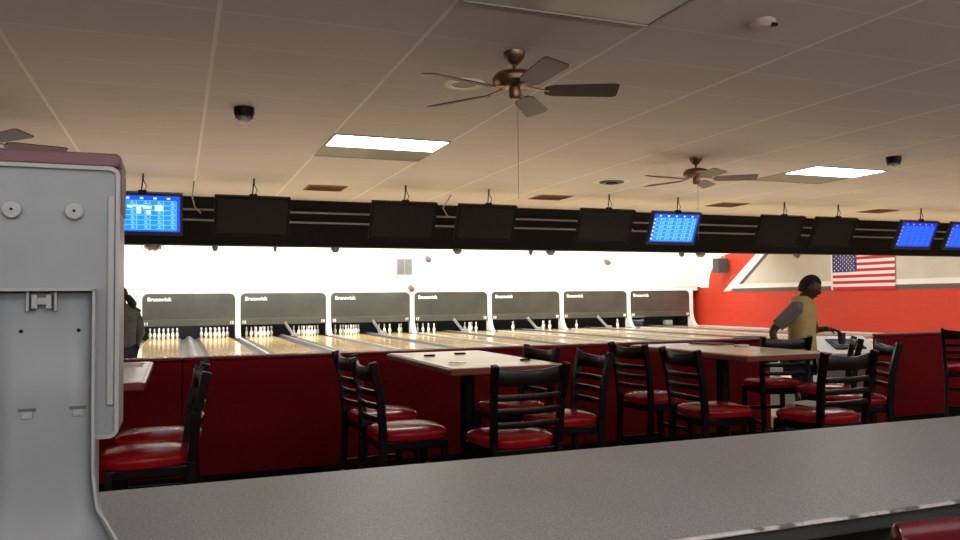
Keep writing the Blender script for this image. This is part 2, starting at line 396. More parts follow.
# ---------------------------------------------------------------- mask units, kickbacks
for i in range(7):
    xb = X0+W*i; a = 11+2*i
    lb = 'dark olive pinsetter mask with white lettering, '+('%s of the row' % ORD[i] if i in (0, 6) else '%s from left in the row' % ORD[i])
    t = thing('pinsetter_mask', lb, 'bowling mask', (xb+W/2, YM, MB_), 0, 'pinsetter masks')
    hw = W/2-.095; H = ZT-MB_
    pts = [(-hw, 0), (hw, 0)]+[(hw-.2+.2*math.cos(math.radians(q)), H-.2+.2*math.sin(math.radians(q))) for q in range(0, 91, 15)]+[(-hw+.2+.2*math.cos(math.radians(q)), H-.2+.2*math.sin(math.radians(q))) for q in range(90, 181, 15)]
    MB().prism(pts, 'Y', -.03, .03).build('mask_panel', maskM, t, bevel=.008)
    MB().box(-W/2+.092, W/2-.092, .035, .06, .05, H).build('white_surround', whiteW, t)
    MB().box(-hw, hw, -.05, -.031, 0, .24).build('lower_band', maskM2, t, bevel=.005)
    if i >= 0:
        text_mesh('maker_lettering', 'Brunswick', .19, letM, t, (-hw+.16, -.034, H-.27), bold=.006)
        text_mesh('lane_number', str(a), .15, letM, t, (-hw+.05, -.054, .05), bold=.005)
        text_mesh('lane_number', str(a+1), .15, letM, t, (hw-.05, -.054, .05), bold=.005, align='RIGHT')
for i in range(8):
    xb = X0+W*i
    lb = 'white kickback divider on the right side of '+mk(i-1) if 0 < i < 7 else 'white kickback divider left of the leftmost mask' if i == 0 else 'white kickback divider at the right end beside the red wall'
    t = thing('kickback_divider', lb, 'divider', (xb, YM, 0), 0, 'white kickback dividers')
    prof = [(.12, ZT), (-.06, ZT), (-.06, 1.2), (-.06, .9)]+[(-.06-.5*(1-math.cos(t_*PI/2)), .9-(.9-DZ)*math.sin(t_*PI/2)) for t_ in [k/8 for k in range(1, 9)]]+[(.12, DZ)]
    MB().prism(prof, 'X', -.09, .09).build('white_front', whiteW, t, bevel=.012)
    MB().box(-.085, .085, .12, .9, DZ, ZT-.02).build('side_plate', pitM, t)
struct(MB().box(XL, XR, 31.6, 31.65, -.04, ZT+.2).build('wall_pit', pitM))
struct(MB().box(XL, XR, 30.5, 31.6, ZT+.17, ZT+.2).build('trim_10', pitM))
tag(MB().box(XR-.45, XR-.16, 31.0, 31.03, .95, 1.90).build('green_board', greenM, bevel=.004), 'narrow green board between the last white divider and the red wall', 'board')
struct(MB().box(XR-.47, XR, 31.04, 31.1, 0, 1.93).build('trim_11', redDisc))

# pins
def pin_mesh():
    b = MB()
    pr = [(0, 0), (.025, 0), (.029, .02), (.045, .06), (.060, .114), (.055, .16), (.040, .20), (.026, .235), (.0228, .254), (.0245, .28), (.031, .31), (.0323, .335), (.027, .362), (.015, .376), (0, .381)]
    b.lathe(pr, 14)
    for f in b.bm.faces:
        z = f.calc_center_median().z
        f.material_index = 1 if .235 < z < .26 else 0
    return b
PIN = [(0, 0, 'head of the rack'), (1, -.5, 'second row left'), (1, .5, 'second row right'),
       (2, -1, 'third row left'), (2, 0, 'third row middle'), (2, 1, 'third row right'),
       (3, -1.5, 'back row far left'), (3, -.5, 'back row inner left'), (3, .5, 'back row inner right'), (3, 1.5, 'back row far right')]
stand = {11: range(10), 12: range(10), 13: range(10), 14: range(10), 15: range(10), 16: (1, 3, 6, 5, 9), 17: (0, 1, 3, 6), 18: (1, 2, 4, 7, 8), 20: (1, 2, 4, 5, 8, 9), 19: (5, 9), 21: (4,), 22: (0, 2, 5, 9)}
p0 = None
for n, ix in stand.items():
    for k in ix:
        r, c, nm = PIN[k]
        loc = (nums[n]+c*.305, 30.0+r*.264, DZ)
        lb = 'white pin, %s, %s lane under %s' % (nm, ('left', 'right')[(n-11) % 2], mk((n-11)//2))
        if p0 is None:
            p0 = pin_mesh().build('bowling_pin', [pinW, pinR], smooth=True); q = p0
        else:
            q = p0.copy(); C.objects.link(q)
        q.location = loc; tag(q, lb, 'bowling pin', 'pins on the %s lane under %s' % (('left', 'right')[(n-11) % 2], mk((n-11)//2)))
# slanting sweep arms and a dim lamp inside the last unit
for i, (n, off) in enumerate(((14, -.72), (16, -.72), (18, -.72), (19, .97), (21, .97))):
    t = thing('sweep_arm', 'grey slanting sweep arm under '+mk((n-11)//2), 'pinsetter arm', (nums[n]+off, 30.0, DZ+.012), 0, 'pinsetter sweep arms')
    MB().bar((-.16, .12, .52), (.08, -.28, .07), .05, .10).build('arm', steel, t, bevel=.006)
    MB().box(.02, .30, -.34, -.26, 0, .12).build('sweep_pad', capM, t, bevel=.02)
t = thing('pinsetter_mechanism', 'blue and grey pinsetter mechanism exposed under the rightmost mask', 'machine', (nums[23]-.1, 31.0, DZ+.06))
MB().tube([(-.55, .1, .5), (-.52, .05, .3), (-.4, 0, .12), (-.1, 0, .04), (.4, 0, .03)], .09, 10).build('blue_arc', blueM, t, smooth=True)
MB().tube([(-.35, .2, .5), (-.3, .2, .32), (-.1, .2, .2), (.3, .2, .16), (.6, .2, .2)], .07, 10).build('steel_arc', steel, t, smooth=True)
MB().box(.05, .75, .3, .36, .36, .46).build('lamp_tube', emis('pit_lamp', (.85, .93, 1), 1.3), t)
MB().box(1.3, 1.65, -.6, -.3, 0, .22).build('grey_box', capM, t, bevel=.03)
# lamps above the pin decks (part of the machines)
for i in range(7):
    xb = X0+W*(i+.5)
    area('pin_deck_lamp', (xb, 30.55, 1.2), (math.radians(10), 0, 0), 2.9, .12, 9 if i > 0 else 30, (.93, .97, 1))

# wall items above the masks
t = thing('wall_vent_panel', 'grey square louvred panel mounted high on the white wall', 'vent', (8.48, 30.42, 2.45))
MB().box(-.33, .33, -.05, 0, 0, .66).build('frame', capM, t, bevel=.01)
b = MB()
for k in range(14): b.box(-.29, -.02, -.062, -.05, .05+k*.042, .072+k*.042); b.box(.02, .29, -.062, -.05, .05+k*.042, .072+k*.042)
b.build('louvres', gutM, t)
def wallcam(x, z, label, y=30.42):
    t = thing('wall_spotlight', label, 'spotlight', (x, y, z))
    MB().box(-.09, .09, -.04, 0, .02, .16).build('bracket', capM, t, bevel=.01)
    MB().lathe([(0, 0), (.1, 0), (.12, .06), (.11, .2), (.05, .24), (0, .24)], 16, mtx=Matrix.Translation((0, -.1, .05)) @ Matrix.Rotation(math.radians(115), 4, 'X')).build('lamp_head', gutM, t, smooth=True)
wallcam(9.44, 3.08, 'small grey spotlight on the white wall right of the square panel')
wallcam(8.72, 1.90, 'small grey spotlight just above the divider beside the fourth mask')
wallcam(17.72, 3.02, 'small grey spotlight on the white wall above the sixth mask')
t = thing('hanging_speaker', 'grey box speaker hung before the red quarter disc', 'speaker', (XR-.45, 28.35, 2.52))
MB().box(-.28, .28, -.2, .2, 0, .62).build('cabinet', mat('grey_speaker', (.05, .052, .048), .6, noise=.15, scale=30), t, bevel=.02)
b = MB()
for x, y in ((-.2, 0), (0, 0), (.2, 0)): b.tube([(x, y, .6), (x, y, HZ-2.52)], .012, 6)
b.build('hanging_rod', capW, t)
def dome(x, y, z, rr, label, ring=True):
    t = thing('fascia_projector', label, 'fixture', (x, y, z))
    rr *= .8; MB().lathe([(0, -.09), (rr*.5, -.09), (rr, -.045), (rr, 0), (0, 0)], 16).build('housing', gutM, t, smooth=True)
    if ring:
        b = MB()
        for k in range(5):
            a = PI*k/4; b.tube([(rr*1.0*math.cos(a)+.035*math.cos(q), -rr*.9, -.05-rr*.55*math.sin(a)+.035*math.sin(q)) for q in [PI/4*j for j in range(9)]], .006, 5)
        b.build('ring_clips', chrome, t)
for x, rr, lb, rg in ((-.36, .16, 'grey clip-ringed fixture under the fascia below the leftmost lit screen', True), (.55, .06, 'small grey hook fixture under the fascia below the first dark screen', False),
                  (1.476, .035, 'tiny grey ring fixture under the fascia right of the first dark screen', False), (2.455, .09, 'small grey dome under the fascia between the first and second dark screens', False), (4.621, .1, 'grey dome under the fascia below the third dark screen', False),
                  (6.05, .05, 'small black fixture under the fascia left of the fourth dark screen', False), (6.454, .11, 'dark dome under the fascia just left of the fourth dark screen', False), (9.35, .07, 'small grey fixture under the fascia below the middle lit screen', False),
                  (9.8, .12, 'dark dome under the fascia right of the middle lit screen', False), (12.26, .09, 'grey dome under the fascia below the fifth dark screen', False)):
    dome(x, 13.08, 2.355, rr, lb, rg)

# flag on the right wall (canton towards the masks)
def flag():
    b = MB(); yl, yr, zb, zt = 22.42, 19.72, 1.67, 3.06; H = zt-zb; L = yl-yr; n = 24
    def wv(y): return XR-.05-.02*math.sin((y-yr)*5)
    for s_ in range(13):
        z0 = zb+H*s_/13; z1 = z0+H/13; b.mi = 0 if s_ % 2 == 0 else 1
        for k in range(n):
            ya = yl-L*k/n; yb = yl-L*(k+1)/n
            if s_ >= 6 and (k+.5)/n < .40: b.mi = 2
            elif s_ >= 6: b.mi = 0 if s_ % 2 == 0 else 1
            b.quad((wv(ya), ya, z0), (wv(yb), yb, z0), (wv(yb), yb, z1), (wv(ya), ya, z1))
    bmesh.ops.remove_doubles(b.bm, verts=b.bm.verts, dist=1e-4)
    b.mi = 1
    cz0 = zb+H*6/13; cw = L*.40; chh = zt-cz0
    for r in range(9):
        for c in range(11):
            if (r+c) % 2: continue
            cy = yl-cw*(c+1)/12; cz = cz0+chh*(r+1)/10
            vs = []
            for q in range(10):
                a = PI/2+q*PI/5; rr = .036 if q % 2 == 0 else .016
                vs.append(b.bm.verts.new((wv(cy)-.006, cy+rr*math.cos(a), cz+rr*math.sin(a))))
            f = b.bm.faces.new(vs); f.material_index = 1
    o = b.build('flag', [flagR, flagW, flagB]); so = o.modifiers.new('thick', 'SOLIDIFY'); so.thickness = .003
    tag(o, 'stars and stripes flag hung flat on the right wall across the white stripe', 'flag')
    MB().box(XR-.07, XR-.03, 22.42, 22.50, 1.66, 3.07).build('hoist_band', flagW, o)
flag()

# ---------------------------------------------------------------- scoreboards hanging before the fascia
def monitor(x0, x1, lit, label):
    cx = (x0+x1)/2; wd = x1-x0; yt, zt = 10.83, 2.865; yb, zb = 11.07, 2.345
    t = thing('scoreboard_monitor', label, 'screen', (cx, yt, CZ), 0, 'scoreboard monitors')
    ax = Vector((0, yb-yt, zb-zt)); L = ax.length; ax.normalize(); nrm = Vector((0, -ax.z, ax.y)) ; nrm = -nrm if nrm.y > 0 else nrm
    def P(u, v, d): # u across -w/2..w/2, v down 0..L, d towards viewers
        p = Vector((u, 0, zt-CZ))+ax*v+nrm*d; return (p.x, p.y, p.z)
    def slab(b, u0, u1, v0, v1, d0, d1):
        v = [b.bm.verts.new(P(u, q, d)) for d in (d0, d1) for u, q in ((u0, v0), (u1, v0), (u1, v1), (u0, v1))]
        fs = [b.bm.faces.new([v[i] for i in ix]) for ix in ((0, 1, 2, 3), (7, 6, 5, 4), (0, 4, 5, 1), (1, 5, 6, 2), (2, 6, 7, 3), (3, 7, 4, 0))]; b._fin(fs)
    h = wd/2; b = MB(); slab(b, -h, h, 0, L, -.06, 0)
    e = .035
    for a_ in ((-h, h, 0, e), (-h, h, L-e*1.4, L), (-h, -h+e, e, L-e*1.4), (h-e, h, e, L-e*1.4)): slab(b, a_[0], a_[1], a_[2], a_[3], 0, .012)
    b.build('casing', bezelBlue if lit else blackM, t, bevel=.003)
    sb = MB(); u0, u1, v0, v1 = -h+e, h-e, e, L-e*1.4
    if not lit:
        slab(sb, u0, u1, v0, v1, .0, .004); sb.build('screen', screenOff, t)
    else:
        slab(sb, u0, u1, v0, v1, 0, .004)
        def rect(mi, a0, a1, c0, c1, d=.006):
            sb.mi = mi; U = lambda k: u0+(u1-u0)*k; V = lambda k: v0+(v1-v0)*k
            sb.quad(P(U(a0), V(c0), d), P(U(a1), V(c0), d), P(U(a1), V(c1), d), P(U(a0), V(c1), d))
        for r in range(6):
            for c in range(5):
                a0 = .07+c*.178; a1 = a0+.165; c0 = .14+r*.137; c1 = c0+.115
                rect(2, a0-.006, a0+.171, c0-.008, c1+.012, .0055); rect(1, a0, a1, c0, c1, .007)
                if lit == 2: rect(2, a0+.1, a0+.13, c0+.01, c0+.05, .008); rect(2, a0+.09, a0+.15, c0+.065, c0+.09, .008)
                else: rect(2, a0+.08, a0+.11, c0+.02, c0+.09, .008); rect(2, a0+.13, a0+.155, c0+.02, c0+.07, .008)
        for c in range(5): rect(3, .11+c*.178, .155+c*.178, .045, .095, .008)
        if lit == 2:
            for a0, a1, c0, c1 in ((.3, .36, .27, .34), (.37, .55, .26, .31), (.42, .48, .31, .5), (.5, .62, .28, .36), (.55, .61, .4, .52), (.66, .77, .25, .42), (.22, .25, .33, .40)): rect(3, a0, a1, c0, c1, .009)
        else:
            for r in range(6): rect(3, .015, .05, .17+r*.137, .235+r*.137, .008)
        sb.build('screen', [scrB, scrC, scrL, scrT] if lit in (1, 2) else [scrB2, scrC2, scrL2, scrT2], t)
    MB().box(-.05, .05, -.02, .03, zt-CZ-.02, zt-CZ+.035).build('mount_bracket', blackM, t, bevel=.005)
    MB().tube([(-.012, .01, zt-CZ+.03), (.0, .01, -.1), (.006, .01, 0)], .009, 6).build('hanging_pole', wireM, t)
    MB().tube([(.02, .01, zt-CZ+.03), (.05, .0, -.16), (.01, .0, -.08), (.012, 0, 0)], .006, 6).build('power_cord', wireM, t)
for x0, x1, lit, lb in ((-.91, .058, 2, 'lit blue scoreboard screen at the far left, partly behind the plastic dispenser'),
    (.45, 1.43, 0, 'dark scoreboard screen next right of the leftmost lit one'), (2.56, 3.53, 0, 'dark scoreboard screen, left of the pair near picture centre-left'),
    (3.86, 4.80, 0, 'dark scoreboard screen, right of the pair near picture centre-left'), (5.90, 6.88, 0, 'dark scoreboard screen directly left of the middle lit one'),
    (7.22, 8.16, 1, 'lit blue scoreboard screen in the middle of the row, score grid in light blue'), (9.43, 10.38, 0, 'dark scoreboard screen above the standing man, left one of its pair'),
    (10.65, 11.61, 0, 'dark scoreboard screen above the flag, right one of its pair'), (12.70, 13.66, 3, 'lit deep blue scoreboard screen, second from the right edge'),
    (14.01, 14.97, 3, 'lit deep blue scoreboard screen cut by the right edge')):
    monitor(x0, x1, lit, lb)
for k, (pts, lb) in enumerate(((((.2, 11.3, CZ-.012), (.19, 12.0, 2.98), (.24, 12.85, 2.93), (.33, 12.93, 2.85)), 'grey loose cable dropping to the rails right of the leftmost screen'),
    (((4.0, 11.6, CZ-.012), (4.1, 12.3, 2.98), (4.35, 12.8, 2.9), (4.5, 12.9, 2.9)), 'grey loose cable sagging between the second and third dark screens'),
    (((7.4, 11.9, 2.9), (7.7, 12.5, 2.95), (8.0, 12.85, 2.86), (8.15, 12.9, 2.72)), 'grey loose cable left of the middle lit screen'))):
    tag(MB().tube(pts, .011, 6).build('cable', wireW, smooth=True), lb, 'cable')

# ---------------------------------------------------------------- ceiling things
def troffer(x, y, lit, label, group=None):
    t = thing('ceiling_light', label, 'ceiling light', (x, y, CZ), 0, group)
    b = MB(); a, c, e = .61, .305, .02
    b.box(-a, a, -c, -c+e, -.012, 0).box(-a, a, c-e, c, -.012, 0).box(-a, -a+e, -c+e, c-e, -.012, 0).box(a-e, a, -c+e, c-e, -.012, 0)
    b.build('frame', frameM, t)
    MB().box(-a+e, a-e, -c+e, c-e, -.006, 0).build('lens', lensOn if lit else lensOff, t)
    return t
cx = lambda k: .211+1.22*k+.61
ry = lambda j: 4.605+.61*j+.305
troffer(cx(1), ry(5), True, 'lit ceiling light panel left of centre, over the first tables', 'lit ceiling lights')
troffer(cx(1), ry(6), False, 'unlit grey ceiling panel just beyond the left lit light')
troffer(cx(6), ry(5), True, 'lit ceiling light panel at the right, beside the black detector', 'lit ceiling lights')
troffer(cx(6), ry(6), False, 'unlit grey ceiling panel just beyond the right lit light')
troffer(cx(1), ry(-2), False, 'large unlit grey ceiling light cut by the top edge, nearest the camera')
troffer(cx(0), ry(-10), True, 'lit ceiling light behind the counter, left one', 'lights behind the counter')
troffer(cx(4), ry(-9), True, 'lit ceiling light behind the counter, right one', 'lights behind the counter')

def fan(x, y, ang, bm_, label, s=1.0):
    t = thing('ceiling_fan', label, 'ceiling fan', (x, y, CZ), 0, 'ceiling fans')
    MB().lathe([(0, 0), (.075, 0), (.07, -.03), (.04, -.075), (.02, -.085), (0, -.085)], 24).build('canopy', brass, t, smooth=True)
    MB().lathe([(0, -.08), (.014, -.08), (.014, -.15), (0, -.15)], 12).build('downrod', brass, t, smooth=True)
    MB().lathe([(0, -.135), (.06, -.128), (.125, -.145), (.15, -.18), (.146, -.208), (.11, -.235), (.05, -.24), (0, -.24)], 32).build('motor_housing', brass, t, smooth=True)
    MB().lathe([(0, -.235), (.038, -.24), (.04, -.30), (.03, -.315), (0, -.32)], 20).build('switch_housing', brass, t, smooth=True)
    for k in range(5):
        a = math.radians(ang+72*k); R = Matrix.Rotation(a, 4, 'Z')
        tilt = Matrix.Rotation(math.radians(-14), 4, 'X')
        b = MB(); T = R @ Matrix.Translation((0, 0, -.258)) @ tilt
        pts = [(.20, -.045), (.26, -.07), (.66, -.085), (.69, -.07), (.69, .07), (.66, .085), (.26, .07), (.20, .045)]
        lo = [b.bm.verts.new(T @ Vector((u, v, -.004))) for u, v in pts]; hi = [b.bm.verts.new(T @ Vector((u, v, .004))) for u, v in pts]
        b.bm.faces.new(lo); b.bm.faces.new(hi[::-1])
        for q in range(8): b.bm.faces.new((lo[q], hi[q], hi[(q+1) % 8], lo[(q+1) % 8]))
        bl = b.build('blade', bm_, t)
        MB().bar(R @ Vector((.09, 0, -.236)), R @ Vector((.23, 0, -.262)), .03, .008).build('blade_iron', brass, bl)
    MB().tube([(.02, 0, -.31), (.02, 0, -.98)], .0018, 5).build('pull_chain', brass, t)
    return t
fan(2.09, 4.74, -20, bladeM, 'brown ceiling fan nearest the camera, top centre')
fan(5.70, 7.66, -32, bladeM2, 'smaller-looking ceiling fan farther off, above the middle lit screen')
fan(-1.60, 7.75, -50, bladeM, 'ceiling fan at the left edge, mostly behind the dispenser')

def detector(x, y, label, dark=True):
    t = thing('smoke_detector', label, 'smoke detector', (x, y, CZ), 0)
    if dark:
        MB().lathe([(0, 0), (.085, 0), (.085, -.05), (.075, -.075), (0, -.08)], 24).build('base', blackM, t, smooth=True)
        b = MB()
        for k in range(16): a = 2*PI*k/16; b.box(-.004, .004, .06, .074, -.095, -.07, Matrix.Rotation(a, 4, 'Z'))
        b.build('vent_fins', gutM, t)
        MB().tube([(-.07, 0, -.06), (-.065, 0, -.10), (-.035, 0, -.135), (0, 0, -.145), (.035, 0, -.135), (.065, 0, -.10), (.07, 0, -.06)], .006, 6).build('wire_guard', ivory, t)
        MB().lathe([(0, -.075), (.05, -.08), (.045, -.11), (0, -.12)], 16).build('sensor_dome', capM, t, smooth=True)
    else:
        MB().lathe([(0, 0), (.075, 0), (.078, -.02), (.06, -.045), (0, -.05)], 24).build('base', beige, t, smooth=True)
        MB().box(.01, .05, -.075, -.05, -.047, -.03).build('indicator', blackM, t)
detector(.52, 6.88, 'black smoke detector with a pale wire loop, left of the lit ceiling light')
detector(7.95, 6.88, 'black smoke detector beside the right lit ceiling light')
detector(3.25, 3.70, 'beige smoke detector near the top right of the ceiling', False)
t = thing('ceiling_speaker', 'round ivory ceiling speaker ring left of the near fan', 'ceiling speaker', (2.03, 5.56, CZ))
MB().lathe([(.095, -.004), (.10, -.016), (.15, -.014), (.16, 0), (.095, 0)], 32).build('ring', ivory, t, smooth=True)
MB().lathe([(0, -.008), (.097, -.008), (.097, 0), (0, 0)], 32).build('grille', mat('speaker_grille', (.38, .35, .25), .6), t)
t = thing('ceiling_diffuser', 'round dark-centred air diffuser between the fans and fascia', 'air vent', (5.67, 9.53, CZ))
for r0, r1, z, m in ((.19, .26, -.02, ivory), (.10, .17, -.035, gutM), (0.0, .08, -.05, blackM)):
    MB().lathe([(r0, z), (r1, z), (r1+.005, 0), (r0, 0)] if r0 else [(0, z), (r1, z), (r1, 0), (0, 0)], 28).build('vent_ring', m, t, smooth=True)
for x, lb in ((2.0, 'brown square ceiling vent before the first dark screen'), (5.65, 'brown square ceiling vent before the third and fourth dark screens'), (9.15, 'brown square ceiling vent right of the middle lit screen'), (12.75, 'brown square ceiling vent farthest right')):
    t = thing('ceiling_vent', lb, 'air vent', (x, 11.42, CZ), 0, 'brown ceiling vents')
    MB().box(-.28, .28, -.26, .26, -.014, 0).build('frame', brownV, t, bevel=.004)
    b = MB()
    for k in range(9): b.box(-.25, .25, -.22+k*.05, -.195+k*.05, -.022, -.012)
    b.build('louvres', tabEdge, t)

# ---------------------------------------------------------------- red low partitions between tables and approach
for x0, x1, lb in ((-5.5, .034, 'low red partition at the left, behind the left table'), (.036, 3.585, 'long low red partition behind the left and middle tables'), (3.587, 5.80, 'low red partition behind the right table'), (7.40, 12.5, 'low red partition right of the gap, by the right edge')):
    t = thing('low_partition', lb, 'partition', ((x0+x1)/2, 6.68, 0), 0, 'low red partitions')
    h = (x1-x0)/2
    MB().box(-h, h, -.08, .08, 0, 1.0).build('panel', redP, t, bevel=.012)
    MB().box(-h, h, -.09, .09, 1.0, 1.03).build('top_cap', redPtop, t, bevel=.014)
    MB().box(-h, h, -.087, -.08, 0, .10).build('kick_board', blackM, t)
    if x0 < 3: MB().box(h-.04, h+.04, .091, .105, 0, 1.01).build('seam_light_block', blackM, t)  # added backing strip, keeps lane light from leaking through the seam

# ---------------------------------------------------------------- high tables and ladder-back stools
def table(x, y, label, first=[None]):
    if first[0]: return dup(first[0], (x, y, 0), label=label)
    t = thing('high_table', label, 'table', (x, y, 0), 0, 'high tables'); first[0] = t
    MB().box(-.355, .355, -.71, .71, 1.066, 1.07).build('tabletop', tabTop, t)
    MB().prism(rrect(-.375, .375, -.73, .73, .02, 3), 'Z', 1.028, 1.066).build('edge_band', tabEdge, t, bevel=.006)
    MB().lathe([(0, .06), (.05, .06), (.05, .98), (.12, 1.0), (.12, 1.028), (0, 1.028)], 20).build('pedestal', blackM, t, smooth=True)
    MB().prism(rrect(-.29, .29, -.32, .32, .04, 3), 'Z', 0, .03).build('base_plate', blackM, t, bevel=.008)
    b = MB().box(-.05, .05, -.55, .55, 1.0, 1.028); b.build('support_rail', blackM, t)
    return t
table(-.525, 5.02, 'high maple-topped table at the left edge, beside the dispenser')
table(1.83, 5.0, 'high maple-topped table in the middle, ringed by four stools')
table(3.93, 5.0, 'high maple-topped table at the right, in front of the standing man')

def stool():
    t = thing('ladder_back_stool', '', 'bar stool', (0, 0, 0), 0, 'ladder-back stools around the high tables')
    # seat: padded, rounded trapezoid; faces +Y
    b = MB(); n = 32; rings = []
    for (s_, z) in ((.90, .705), (1.0, .712), (1.03, .735), (1.0, .752), (.9, .763), (.6, .772), (.3, .775)):
        ring = []
        for i in range(n):
            a = 2*PI*i/n; c, si = math.cos(a), math.sin(a); k = (abs(c)**3.2+abs(si)**3.2)**(-1/3.2)
            u = .205*k*c*(1+.08*si); v = .205*k*si
            ring.append(b.bm.verts.new((u*s_, v*s_, z)))
        rings.append(ring)
    for p, q in zip(rings, rings[1:]):
        for i in range(n): b.bm.faces.new((p[i], p[(i+1) % n], q[(i+1) % n], q[i]))
    b.bm.faces.new(rings[0][::-1]); b.bm.faces.new(rings[-1])
    b.build('seat', redV, t, smooth=True)
    b = MB().box(-.175, .175, -.185, .185, .655, .706); b.build('seat_frame', esp, t, bevel=.008)
    for sx in (-1, 1):
        MB().bar((sx*.17, .165, .70), (sx*.195, .20, 0), .036, .036).build('leg', esp, t, bevel=.004)
        # rear leg continues to the back post
        pts = [(sx*.195, -.24, 0), (sx*.185, -.20, .40), (sx*.185, -.185, .72), (sx*.195, -.205, .95), (sx*.205, -.25, 1.135)]
        b = MB()
        for p, q in zip(pts, pts[1:]): b.bar(p, (q[0], q[1], q[2]+.003), .032, .042, up=(0, 1, 0))
        b.build('back_post', esp, t, bevel=.004)
    def slat(z, h, name, dip=0):
        b = MB(); m = 10; y = -.195 - max(0, (z-.75))*.11; lo = []; hi = []
        vs = []
        for i in range(m+1):
            u = -.19+.38*i/m; c = math.cos((i/m-.5)*PI)
            yy = y-.03*c; d = dip*c
            vs.append([b.bm.verts.new((u, yy+dy, z+dz-(d if dz > 0 else 0))) for dy, dz in ((-.009, 0), (.009, 0), (.009, h), (-.009, h))])
        for p, q in zip(vs, vs[1:]):
            for k in range(4): b.bm.faces.new((p[k], p[(k+1) % 4], q[(k+1) % 4], q[k]))
        b.bm.faces.new(vs[0]); b.bm.faces.new(vs[-1][::-1])
        b.build(name, esp, t, smooth=True, bevel=.002)
    slat(1.03, .095, 'top_rail', .018)
    for z in (.815, .885, .955): slat(z, .032, 'slat')
    for z, y in ((.28, .19), (.50, .18)):
        if y: MB().bar((-.185, y, z), (.185, y, z), .02, .03).build('footrest' if z < .4 else 'stretcher', esp, t, bevel=.003)
    MB().bar((-.185, -.215, .36), (.185, -.215, .36), .02, .028).build('stretcher', esp, t, bevel=.003)
    for sx in (-1, 1): MB().bar((sx*.186, -.20, .42), (sx*.186, .18, .42), .02, .028).build('stretcher', esp, t, bevel=.003)
    return t
st0 = None
for x, y, yaw, lb in ((-.13, 4.12, 93, 'stool drawn up right of the left table, nearer the camera, facing left'),
    (-.10, 4.66, 88, 'stool right of the left table, just behind the nearest one, facing left'),
    (1.20, 4.30, 273, 'nearer of the two stools at the left side of the middle table'),
    (1.23, 4.97, 275, 'farther of the two stools at the left side of the middle table'),
    (1.66, 3.87, 3, 'stool at the near end of the middle table, its back to the camera'),
    (2.20, 4.36, 88, 'nearer of the two stools at the right side of the middle table'),
    (2.13, 4.95, 96, 'farther of the two stools at the right side of the middle table, largely hidden'),
    (3.29, 4.95, 274, 'farther of the two stools at the left side of the right table'),
    (3.26, 4.25, 267, 'nearer of the two stools at the left side of the right table'),
    (3.70, 3.80, 3, 'stool with papers on its seat at the near end of the right table'),
    (4.51, 4.30, 60, 'stool at the right side of the right table, turned slightly toward the gap'),
    (4.78, 4.84, 50, 'angled stool standing behind the one right of the right table'),
    (4.73, 5.36, 346, 'stool in front of the standing man, its back to the camera'),
    (7.34, 5.57, 309, 'stool at the right edge of the picture in front of the red partition')):
    if st0 is None: st0 = stool(); st0.location = (x, y, 0); st0.rotation_euler = (0, 0, math.radians(yaw)); st0['label'] = 'red-seated '+lb
    else: dup(st0, (x, y, 0), math.radians(yaw), 'red-seated '+lb)

# things on tables and stools
def flat_thing(name, pts, z, h, m, label, cat, bevel=0):
    return tag(MB().prism(pts, 'Z', z, z+h).build(name, m, bevel=bevel), label, cat)
def rot_rect(x, y, w_, l, a):
    a = math.radians(a); return [(x+u*math.cos(a)-v*math.sin(a), y+u*math.sin(a)+v*math.cos(a)) for u, v in ((-w_/2, -l/2), (w_/2, -l/2), (w_/2, l/2), (-w_/2, l/2))]
for x, y, a, lb in ((1.66, 5.30, 70, 'short dark pencil lying near the left edge of the middle table'), (1.92, 5.39, 60, 'dark pencil lying near the far end of the middle table'), (2.10, 4.64, 75, 'dark pencil near the right edge of the middle table')):
    d = Vector((math.cos(math.radians(a-60)), math.sin(math.radians(a-60)), 0)); p = Vector((x, y, 1.0755))
    o = MB().tube([p-d*.045, p+d*.035, p+d*.045], [.006, .006, .001], 6).build('pencil', blackM); tag(o, lb, 'pencil', 'pencils on the middle table')
t = thing('key_bunch', 'small dark bunch of keys at the near corner of the middle table', 'keys', (1.615, 4.58, 1.0715))
for k in range(4):
    a = math.radians(20+50*k); MB().bar((0, 0, .004+k*.001), (.06*math.cos(a), .06*math.sin(a), .004+k*.001), .014, .003).build('key', gutM, t)
MB().tube([(.018*math.cos(q), .018*math.sin(q), .005) for q in [2*PI*i/14 for i in range(15)]], .002, 5).build('key_ring', chrome, t)
t = thing('menu_folder', 'brown folded menu lying near the far end of the right table', 'menu', (4.20, 5.48, 1.0705), math.radians(8))
MB().box(-.11, .0, -.15, .15, 0, .012).build('cover', mat('brown_cover', (.22, .08, .06), .5), t); MB().box(.003, .11, -.15, .15, 0, .008).build('cover', mat('brown_cover_b', (.20, .07, .05), .5), t)
tag(MB().prism(rrect(4.15, 4.25, 5.06, 5.15, .02, 3), 'Z', 1.0705, 1.084).build('folded_napkin', paper, bevel=.003), 'white folded napkin near the middle of the right table', 'napkin')
b = MB()
for k in range(3): b.box(-.105, .105, -.14, .14, k*.002, k*.002+.0015, Matrix.Rotation(math.radians(k*6), 4, 'Z'))
o = b.build('papers', paper); o.location = (3.80, 3.92, .776); tag(o, 'loose white papers on a red stool seat at the right table', 'papers')
b = MB(); b.box(5.45, 5.78, 6.61, 6.75, 1.031, 1.045).box(5.48, 5.7, 6.62, 6.74, 1.045, 1.055); tag(b.build('reflection_slab', lav, bevel=.006), 'flat lavender reflection on top of the red partition by the gap', 'reflection')  # lavender slabs standing in for a pale violet reflection
flat_thing('place_mat', rot_rect(-.30, 5.45, .2, .3, 0), 1.0705, .001, paper, 'white sheet of paper on the left table', 'paper')

